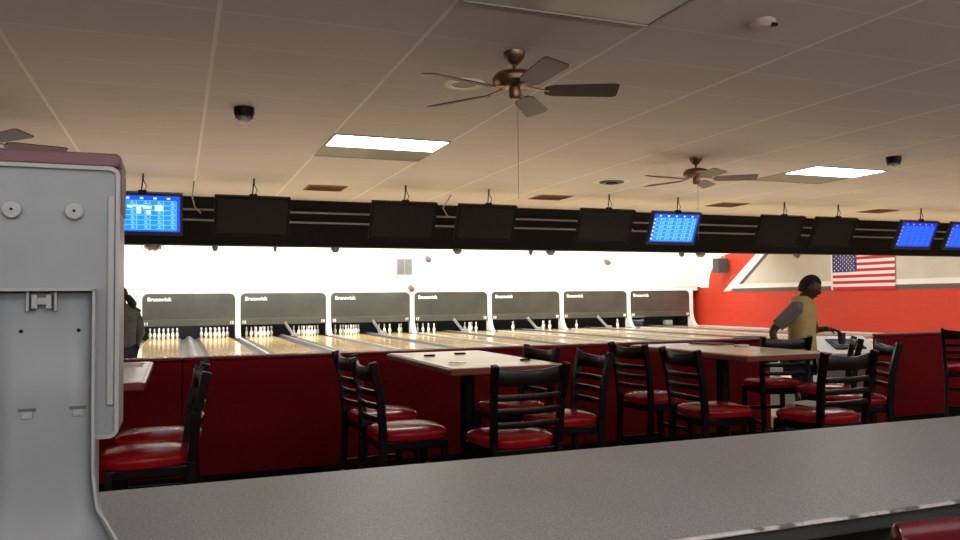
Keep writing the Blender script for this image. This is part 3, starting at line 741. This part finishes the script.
# ---------------------------------------------------------------- scoring console and seat beyond the gap
t = thing('scoring_console', 'white scoring console with a dark screen beyond the gap in the partitions', 'console', (7.95, 7.75, DZ), math.radians(-20))
MB().box(-.36, .30, -.22, .25, 0, .56).build('cabinet', consG, t, bevel=.02)
MB().prism([(-.28, .56), (-.28, .61), (.26, .80), (.30, .80), (.30, .56)], 'X', -.42, .42).build('desk_top', consW, t, bevel=.015)
sc = MB(); R = Matrix.Translation((.05, -.02, .713)) @ Matrix.Rotation(math.radians(19.4), 4, 'X'); sc.box(-.2, .2, -.15, .15, -.01, .012, R); so = sc.build('display', mat('display_dark', (.01, .015, .04), .2), t, bevel=.004)
b = MB()
for k in range(3): b.box(-.15+k*.1, -.08+k*.1, -.06, .06, .0125, .014, R)
b.build('display_figures', emis('display_glow', (.06, .12, .3), .5), so)
MB().tube([(-.37, -.235, .0), (-.37, -.235, .42), (-.30, -.235, .52), (-.15, -.235, .54)], .022, 8).build('arch_trim', consW, t, smooth=True)
t = thing('side_console', 'lower white ball-return console seen through the stool slats under the right table', 'console', (7.05, 7.72, DZ), math.radians(-30))
MB().box(-.25, .25, -.2, .2, 0, .30).build('cabinet', consG, t, bevel=.03)
MB().box(-.29, .29, -.24, .24, .40, .54).build('upper_tray', mat('console_pale_blue', (.50, .58, .64), .4), t, bevel=.04)
MB().box(.10, .2, -.1, .1, .30, .41).build('neck', consW, t); MB().box(-.2, -.1, -.1, .1, .30, .41).build('neck', consW, t)

# ---------------------------------------------------------------- service counter in the foreground
t = thing('service_counter', 'grey speckled laminate counter across the foreground with a chipped near edge', 'counter', (1.5, 1.48, 0))
MB().box(-4.5, 5.0, -.375, .37, 1.062, 1.07).build('countertop', counterM, t)
MB().box(-4.5, 5.0, -.37, .365, 1.035, 1.062).build('substrate', underM, t)
b = MB(); n = 260; vs = []
random.seed(3)
jj = 0
for i in range(n+1):
    x = -4.5+9.5*i/n; jj = .7*jj+random.uniform(-.0028, .0028)
    vs.append([b.bm.verts.new((x, -.375+.001, 1.0705+min(0, jj*.4))), b.bm.verts.new((x, -.381+jj*.8, 1.0700)), b.bm.verts.new((x, -.3815+jj*.5, 1.0655)), b.bm.verts.new((x, -.376, 1.0645))])
for p, q in zip(vs, vs[1:]):
    for k in range(3): b.bm.faces.new((p[k], q[k], q[k+1], p[k+1]))
b.build('chipped_edge', chipM, t)
MB().box(-4.4, 4.9, -.30, -.26, 0, 1.035).build('front_panel', underM, t)
MB().box(-4.4, 4.9, -.30, .30, 0, .03).build('plinth', blackM, t)

# plastic dispenser, back side open towards the camera
t = thing('plastic_dispenser', 'upright pale plastic dispenser with mauve lid standing on the counter at left', 'dispenser', (-.19, 1.35, 1.07))
H0, H1 = .19, .612; hw = .105
b = MB(); b.prism(rrect(-hw, hw, H0, H1, .014, 5), 'Y', 0, .11); hs = b.build('housing', dispW, t, bevel=.004)
b = MB()  # raised rim round the housing back
out = rrect(-hw, hw, H0, H1, .014, 5); inn = rrect(-hw+.006, hw-.006, H0+.006, H1-.006, .009, 5)
lo = [b.bm.verts.new((x, 0.001, z)) for x, z in out]; lf = [b.bm.verts.new((x, -.007, z)) for x, z in out]; nf = [b.bm.verts.new((x, -.007, z)) for x, z in inn]; nb = [b.bm.verts.new((x, 0.001, z)) for x, z in inn]
n = len(out)
for i in range(n):
    j = (i+1) % n
    for p, q in ((lo, lf), (lf, nf), (nf, nb), (nb, lo)): b.bm.faces.new((p[i], p[j], q[j], q[i]))
b.build('rim', dispRim, t)
MB().box(hw-.018, hw-.007, -.006, .0, H0+.05, H1-.045).build('side_rib', dispRim, t, bevel=.003)
MB().prism(rrect(-hw-.001, hw+.002, H1-.0005, H1+.021, .010, 4), 'Y', -.006, .115).build('lid', dispLid, t, bevel=.003)
MB().box(-hw-.001, hw+.0015, .012, .112, H1-.07, H1).build('lid_skirt', dispLid, t)
for sx in (-.043, .041):
    bo = MB().lathe([(0, 0), (.0135, 0), (.0135, .007), (.012, .009), (0, .0092)], 28, mtx=Matrix.Translation((sx, 0, .541)) @ Matrix.Rotation(PI/2, 4, 'X')).build('mounting_boss', dispRim, t, smooth=True)
    MB().lathe([(0, 0), (.0022, 0), (.0022, .0008), (0, .0008)], 12, mtx=Matrix.Translation((sx, -.0092, .541)) @ Matrix.Rotation(PI/2, 4, 'X')).build('screw_hole', blackM, bo)
# stand: recessed sheet curving forward into the foot, with side flanges
prof = [(-.009, .42), (-.009, .25), (-.009, .14), (-.011, .09), (-.019, .055), (-.036, .03), (-.07, .014), (-.13, .008)]
wid = [.071, .071, .072, .078, .090, .106, .122, .130]
b = MB(); top = [[b.bm.verts.new((sx*wd, y, z)) for sx in (-1, -.5, 0, .5, 1)] for (y, z), wd in zip(prof, wid)]
for p, q in zip(top, top[1:]):
    for k in range(4): b.bm.faces.new((p[k], p[k+1], q[k+1], q[k]))
o = b.build('back_plate', dispW, t, smooth=True); so = o.modifiers.new('thick', 'SOLIDIFY'); so.thickness = .004; so.offset = -1
for sx in (-1, 1):
    b = MB(); R_ = []
    for (y, z), wd in zip(prof, wid):
        x = sx*wd; fl = .020 if z > .1 else .022
        dy, dz = (-fl, 0) if z > .07 else (-fl*.75, fl*.8) if z > .02 else (-.004, fl*1.1)
        R_.append([b.bm.verts.new(c) for c in ((x-.002, y, z), (x+.002, y, z), (x+.002, y+dy, z+dz), (x-.002, y+dy, z+dz))])
    for p, q in zip(R_, R_[1:]):
        for k in range(4): b.bm.faces.new((p[k], p[(k+1) % 4], q[(k+1) % 4], q[k]))
    b.bm.faces.new(R_[0]); b.bm.faces.new(R_[-1][::-1])
    b.build('side_flange', dispRim, t)
MB().box(-.073, .073, -.029, 0, .418, .422).build('top_flange', dispRim, t)
MB().box(-.128, .128, -.128, .08, 0, .0075).build('foot_plate', dispW, t, bevel=.002)
MB().box(-.07, .07, .001, .09, .006, .19).build('stem', dispW, t)
# clip bracket
cb = MB().box(-.020, -.017, -.020, -.009, .388, .418).box(.017, .020, -.020, -.009, .388, .418).build('clip_bracket', dispRim, t)
MB().box(-.013, .013, -.019, -.010, .398, .408).box(-.013, -.006, -.021, -.010, .392, .412).box(.006, .013, -.021, -.010, .392, .412).build('clip_tongue', dispRim, cb)
MB().box(-.0165, -.010, -.0105, -.009, .389, .416).box(.010, .0165, -.0105, -.009, .389, .416).build('clip_recess', gutM, cb)
for sx in (-.028, .049-.0):
    MB().lathe([(0, 0), (.0028, 0), (.0028, .001), (0, .001)], 14, mtx=Matrix.Translation((sx, -.009, .358)) @ Matrix.Rotation(PI/2, 4, 'X')).build('screw_hole', blackM, t)
for sx in (-.019, .049):
    MB().box(sx-.012, sx+.012, -.0105, -.009, .238, .243).build('slot', gutM, t)
    MB().box(sx-.007, sx+.007, -.0125, -.009, .228, .238).build('slot_tab', dispRim, t, bevel=.001)

# padded stool on this side of the counter
t = thing('padded_bar_stool', 'dark red glossy padded stool back poking up below the counter edge at lower right', 'bar stool', (1.28, .72, 0), math.radians(-14))
MB().prism(rrect(-.20, .20, -.20, .20, .08, 5), 'Z', .70, .77).build('seat', redV2, t, bevel=.02, smooth=True)
b = MB(); m = 12; rr_ = []
for i in range(m+1):
    a = (i/m-.5)*1.5; x = .235*math.sin(a)/math.sin(.75); y = .20+.10*(math.cos(a)-math.cos(.75))/(1-math.cos(.75))*.25
    ring = []
    for q in range(10):
        an = 2*PI*q/10; ring.append(b.bm.verts.new((x+.0*an, y+.028*math.cos(an), .98+.115*max(-1, min(1, 1.25*math.sin(an))))))
    rr_.append(ring)
for p, q in zip(rr_, rr_[1:]):
    for k in range(10): b.bm.faces.new((p[k], p[(k+1) % 10], q[(k+1) % 10], q[k]))
b.bm.faces.new(rr_[0][::-1]); b.bm.faces.new(rr_[-1])
b.build('padded_back', redV2, t, smooth=True, bevel=.01)
for sx in (-1, 1):
    MB().bar((sx*.17, .17, 0), (sx*.17, .21, .95), .03, .03).build('leg', esp, t); MB().bar((sx*.18, -.18, 0), (sx*.16, -.16, .71), .03, .03).build('leg', esp, t)
MB().bar((-.17, -.17, .3), (.17, -.17, .3), .02, .03).build('footrest', chrome, t)

# ---------------------------------------------------------------- people
def skin_body(name, joints, edges, m, parent=None, sub=2, root=0):
    me = bpy.data.meshes.new(name); me.from_pydata([j[0] for j in joints], edges, []); me.update()
    o = bpy.data.objects.new(name, me); C.objects.link(o)
    sk = o.modifiers.new('skin', 'SKIN'); sk.use_smooth_shade = True
    if not me.skin_vertices: me.skin_vertices.new()
    for i, j in enumerate(joints):
        r = j[1]; me.skin_vertices[0].data[i].radius = r if isinstance(r, tuple) else (r, r)
        me.skin_vertices[0].data[i].use_root = (i == root)
    ss = o.modifiers.new('sub', 'SUBSURF'); ss.levels = ss.render_levels = sub
    dg = bpy.context.evaluated_depsgraph_get(); dg.update(); nm = bpy.data.meshes.new_from_object(o.evaluated_get(dg))
    bpy.data.objects.remove(o); nm.materials.clear(); nm.materials.append(m)
    for f in nm.polygons: f.use_smooth = True; f.material_index = 0
    o = bpy.data.objects.new(name, nm); C.objects.link(o)
    if parent: o.parent = parent
    return o
def head_mesh(c, yaw, pitch, s=1.0):
    """sculpted head: returns bmesh verts in place; faces +Y before yaw"""
    b = MB(); bmesh.ops.create_uvsphere(b.bm, u_segments=36, v_segments=28, radius=1)
    for v in b.bm.verts:
        x, y, z = v.co
        X = x*.076; Y = y*.095; Z = z*.115
        if z < 0: X *= 1-.34*(-z)**1.3; Y = Y*(1-.18*(-z)) if y < 0 else Y*(1-.05*(-z))
        if z < -.2 and y < 0: Y *= .8
        if y > .5: # face plane
            Y = Y-.012*max(0, (y-.5))
            nz = math.exp(-((x/.13)**2))*math.exp(-(((z+.12)/.16)**2)); Y += .024*nz           # nose
            Y += .008*math.exp(-((x/.3)**2))*math.exp(-(((z+.50)/.10)**2))                         # lips
            Y += .010*math.exp(-((x/.25)**2))*math.exp(-(((z+.82)/.14)**2))                        # chin
            Y += .007*math.exp(-(((z-.22)/.08)**2))*math.exp(-((x/.6)**2))                          # brow
            for ex in (-.38, .38): Y -= .010*math.exp(-(((x-ex)/.15)**2))*math.exp(-(((z-.06)/.10)**2))
        v.co = Vector((X, Y, Z))*s
    for sx in (-1, 1): # ears
        r = bmesh.ops.create_uvsphere(b.bm, u_segments=12, v_segments=8, radius=1)
        for v in r['verts']: v.co = Vector((sx*.077+v.co.x*.010, -.008+v.co.y*.019, -.004+v.co.z*.031))*s
    T = Matrix.Translation(c) @ Matrix.Rotation(yaw, 4, 'Z') @ Matrix.Rotation(pitch, 4, 'X')
    for v in b.bm.verts: v.co = T @ v.co
    return b, T
def face_bits(T, parent, s=1.0):
    for ex in (-.029, .029):
        b = MB(); bmesh.ops.create_uvsphere(b.bm, u_segments=12, v_segments=8, radius=.011*s)
        for v in b.bm.verts: v.co = T @ (v.co+Vector((ex, .079, .008))*s)
        e = b.build('eye', eyeW, parent, smooth=True)
        b = MB(); bmesh.ops.create_uvsphere(b.bm, u_segments=10, v_segments=6, radius=.0055*s)
        for v in b.bm.verts: v.co = T @ (v.co+Vector((ex, .0875, .008))*s)
        b.build('iris', eyeB, e, smooth=True)
    b = MB(); bmesh.ops.create_uvsphere(b.bm, u_segments=14, v_segments=8, radius=1)
    for v in b.bm.verts: v.co = T @ (Vector((v.co.x*.022, v.co.y*.006+.091, v.co.z*.0075-.056))*s)
    b.build('mouth', lipM, parent, smooth=True)
def hair_mesh(T, parent, s=1.0, tail=False):
    b = MB(); bmesh.ops.create_uvsphere(b.bm, u_segments=32, v_segments=22, radius=1)
    dl = []
    for v in b.bm.verts:
        x, y, z = v.co
        if z < -.55 or (y > .3 and z < .42) or (abs(x) > .7 and z < .0 and -.3 < y) or (y > -.3 and z < -.05): dl.append(v)
        k = 1.035+.010*math.sin(40*x)*math.sin(37*z)
        v.co = Vector((x*.079*k, y*.095*k-.003, z*.117*k))*s
    bmesh.ops.delete(b.bm, geom=dl, context='VERTS')
    for v in b.bm.verts: v.co = T @ v.co
    o = b.build('hair', hairM, parent, smooth=True); so = o.modifiers.new('thick', 'SOLIDIFY'); so.thickness = .012; so.offset = -1
    if tail:
        MB().tube([T @ Vector(p) for p in ((.03, -.10, .0), (.06, -.12, -.05), (.10, -.11, -.11), (.12, -.10, -.16))], [.035, .045, .05, .02], 12).build('hair_bun', hairM, o, smooth=True)
def hand(wrist, d, palm_n, side, parent_bm_joints=None):
    """finger chain joints list + edges appended to body graph from wrist. d: pointing direction, palm_n: palm normal"""
    d = Vector(d).normalized(); n = Vector(palm_n).normalized(); a = d.cross(n).normalized()*side
    W_ = Vector(wrist); js = []; es = []
    js.append((W_+d*.05, (.030, .017)))  # palm centre index 0 relative
    specs = ((.030, .072), (.010, .082), (-.010, .076), (-.028, .060))
    for off, L in specs:
        b0 = len(js); js.append((W_+d*.085+a*off, .0095)); js.append((W_+d*(.085+L*.5)+a*off*1.05+n*.012, .0085)); js.append((W_+d*(.085+L*.85)+a*off*1.05+n*.035, .0075))
        es += [(0, b0), (b0, b0+1), (b0+1, b0+2)]
    b0 = len(js); js.append((W_+d*.035+a*.036+n*.008, .011)); js.append((W_+d*.062+a*.052+n*.024, .0095)); js.append((W_+d*.085+a*.048+n*.04, .008))
    es += [(0, b0), (b0, b0+1), (b0+1, b0+2)]
    return js, es
def person(name_label, loc, rz, J, mats, hold=None, tail=False, headyaw=0, headpitch=0):
    """J: dict of joints in local coords (person faces +Y, right hand at +X)"""
    t = thing('person', name_label, 'person', loc, rz)
    V = Vector
    js = [(V(J['pelvis']), (.135, .095)), (V(J['waist']), (.115, .085)), (V(J['chest']), (.15, .10)), (V(J['neck0']), (.065, .06)), (V(J['neck1']), (.052, .052)), (V(J['head']), (.055, .06))]
    es = [(0, 1), (1, 2), (2, 3), (3, 4), (4, 5)]
    for s_ in ('L', 'R'):
        k = len(js); js += [(V(J['sh'+s_]), .046), (V(J['el'+s_]), .040), (V(J['wr'+s_]), (.028, .022))]
        es += [(2, k), (k, k+1), (k+1, k+2)]
        hj, he = hand(J['wr'+s_], J['hd'+s_], J['hn'+s_], 1 if s_ == 'R' else -1)
        k2 = len(js); js += hj; es += [(k+2, k2)]+[(a+k2, b+k2) for a, b in he]
        k = len(js); js += [(V(J['hip'+s_]), .088), (V(J['kn'+s_]), .056), (V(J['an'+s_]), .038), (V(J['to'+s_]), (.038, .028))]
        es += [(0, k), (k, k+1), (k+1, k+2), (k+2, k+3)]
    body = skin_body('body', js, es, skin, t)
    hb, T = head_mesh(V(J['head']), headyaw, headpitch, 1.0)
    # merge head into the body mesh so it stays one continuous figure
    hb.bm.from_mesh(body.data); me = bpy.data.meshes.new('body'); bmesh.ops.recalc_face_normals(hb.bm, faces=hb.bm.faces); hb.bm.to_mesh(me); hb.bm.free()
    me.materials.append(skin)
    for f in me.polygons: f.use_smooth = True; f.material_index = 0
    body.data = me
    face_bits(T, body, 1.0); hair_mesh(T, body, 1.0, tail=tail)
    # clothing shells
    b = MB(); rings = []
    for z, rx, ry in ((.84, .160, .118), (.87, .168, .124), (1.0, .160, .120), (1.12, .164, .122), (1.24, .184, .130), (1.33, .196, .122), (1.385, .178, .108), (1.425, .125, .092), (1.45, .088, .080), (1.468, .076, .072)):
        cy = .015 if z < 1.2 else .022
        rings.append([b.bm.verts.new((rx*(abs(math.cos(q))**.85)*(1 if math.cos(q) > 0 else -1), cy+ry*math.sin(q)+.004*math.sin(5*q+z*30), z)) for q in [2*PI*k/32 for k in range(32)]])
    for p, q in zip(rings, rings[1:]):
        for k in range(32): b.bm.faces.new((p[k], p[(k+1) % 32], q[(k+1) % 32], q[k]))
    o = b.build('shirt', mats['shirt'], body, smooth=True); so = o.modifiers.new('thick', 'SOLIDIFY'); so.thickness = .008; so.offset = -1
    if 'number' in mats:
        b = MB(); b.box(-.045, -.03, .140, .151, 1.13, 1.24).box(.0, .05, .140, .151, 1.22, 1.24).box(.035, .05, .140, .151, 1.13, 1.22); b.build('chest_print', mats['number'], o)
    for s_ in ('L', 'R'):
        k = mats.get('sleeve_len', .85); a = V(J['sh'+s_]); e = V(J['el'+s_]); wv = V(J['wr'+s_]); a = a+V((0, 0, -.012))
        inn = a+(V(J['neck0'])-a)*.22
        if k <= 1: P_ = [inn, a.lerp(inn, .4), a, a.lerp(e, .25), a.lerp(e, .6), a.lerp(e, k)]; rr = [.04, .062, .070, .068, .062, .058]
        else: P_ = [inn, a.lerp(inn, .4), a, a.lerp(e, .3), a.lerp(e, .75), e, e.lerp(wv, .3), e.lerp(wv, .9)]; rr = [.04, .066, .074, .072, .060, .054, .050, .040]
        MB().tube(P_, rr, 18).build('sleeve', mats['sleeve'], body, smooth=True)
    pj_ = [(V(J['pelvis'])+V((0, 0, -.05)), (.145, .108))]; pe = []
    for s_ in ('L', 'R'):
        k = len(pj_); pj_ += [(V(J['hip'+s_]), .102), (V(J['kn'+s_]), .074), (V(J['an'+s_])+V((0, 0, .02)), .060)]; pe += [(0, k), (k, k+1), (k+1, k+2)]
    skin_body('trousers', pj_, pe, mats['trousers'], body)
    for s_ in ('L', 'R'):
        an = V(J['an'+s_]); to = V(J['to'+s_])
        d = (to-an); d.z = 0; d.normalize()
        p0_ = V((an.x, an.y, .045))-d*.05
        b = MB(); b.tube([p0_, p0_+d*.1, p0_+d*.2, p0_+d*.27], [.042, .045, .046, .03], 14, flat=(1, .95)); b.build('shoe', shoeM, body, smooth=True)
    return t
J = dict(pelvis=(0, 0, .93), waist=(0, .01, 1.08), chest=(0, .02, 1.27), neck0=(0, .02, 1.42), neck1=(0, .035, 1.48), head=(0, .06, 1.565),
    shL=(-.175, .02, 1.37), elL=(-.30, -.06, 1.13), wrL=(-.24, .10, .985-.0), hdL=(.1, .8, -.5), hnL=(.3, -.2, -1),
    shR=(.175, .03, 1.37), elR=(.20, .02, 1.12), wrR=(.20, .26, 1.17), hdR=(.0, 1, .0), hnR=(-.3, .1, -1),
    hipL=(-.09, 0, .86), knL=(-.10, .02, .48), anL=(-.11, -.03, .08), toL=(-.13, .11, .045),
    hipR=(.09, 0, .86), knR=(.10, .03, .48), anR=(.11, -.02, .08), toR=(.13, .13, .045))
# faces right and a little to the camera; his left arm (nearer the masks) reaches to the console, his right rests on a stool
yaw2 = math.radians(-140)
J2 = dict(J)
J2.update(neck1=(.005, .05, 1.465), head=(.01, .095, 1.545))
J2.update(shR=(.16, .0, 1.37), elR=(.20, -.22, 1.15), wrR=(.26, -.16, .95), hdR=(.1, .5, -.8), hnR=(-1, 0, -.2),
          shL=(-.16, .04, 1.37), elL=(-.23, -.02, 1.12), wrL=(-.17, .20, 1.16), hdL=(.0, 1, -.15), hnL=(.2, 0, -1))
P2 = person('dark-haired person in mustard jersey with grey sleeves and dark jeans, standing behind the right table', (5.38, 5.72, 0), yaw2, J2,
    dict(shirt=shirtY, sleeve=sleeveG, trousers=jeans, sleeve_len=.78, number=mat('chest_print', (.14, .08, .04), .8)), headyaw=math.radians(14), headpitch=math.radians(-24))
# dark thing in his reaching hand
o = MB().lathe([(0, -.05), (.03, -.05), (.036, .05), (.03, .055), (0, .055)], 16).build('dark_cup', mat('slate_cup', (.03, .035, .045), .4), smooth=True)
o.location = Matrix.Rotation(yaw2, 4, 'Z') @ Vector((-.175, .335, 1.10)) + Vector((5.38, 5.72, -.03)); tag(o, 'small dark cup held in the reaching hand of the person in mustard', 'cup')
J1 = dict(J); J1.update(elL=(-.24, .05, 1.10), wrL=(-.20, .25, 1.05), hdL=(0, 1, .0), hnL=(.6, 0, -.8), elR=(.23, .0, 1.09), wrR=(.24, .16, .92), hdR=(0, .5, -.8), hnR=(-1, 0, 0))
person('person in charcoal top with back turned, beyond the left table beside the dispenser', (-.575, 9.7, DZ), math.radians(30), J1,
    dict(shirt=greyShirt, sleeve=greyShirt, trousers=jeans, sleeve_len=1.5), tail=True).scale = (.9, .9, .9)
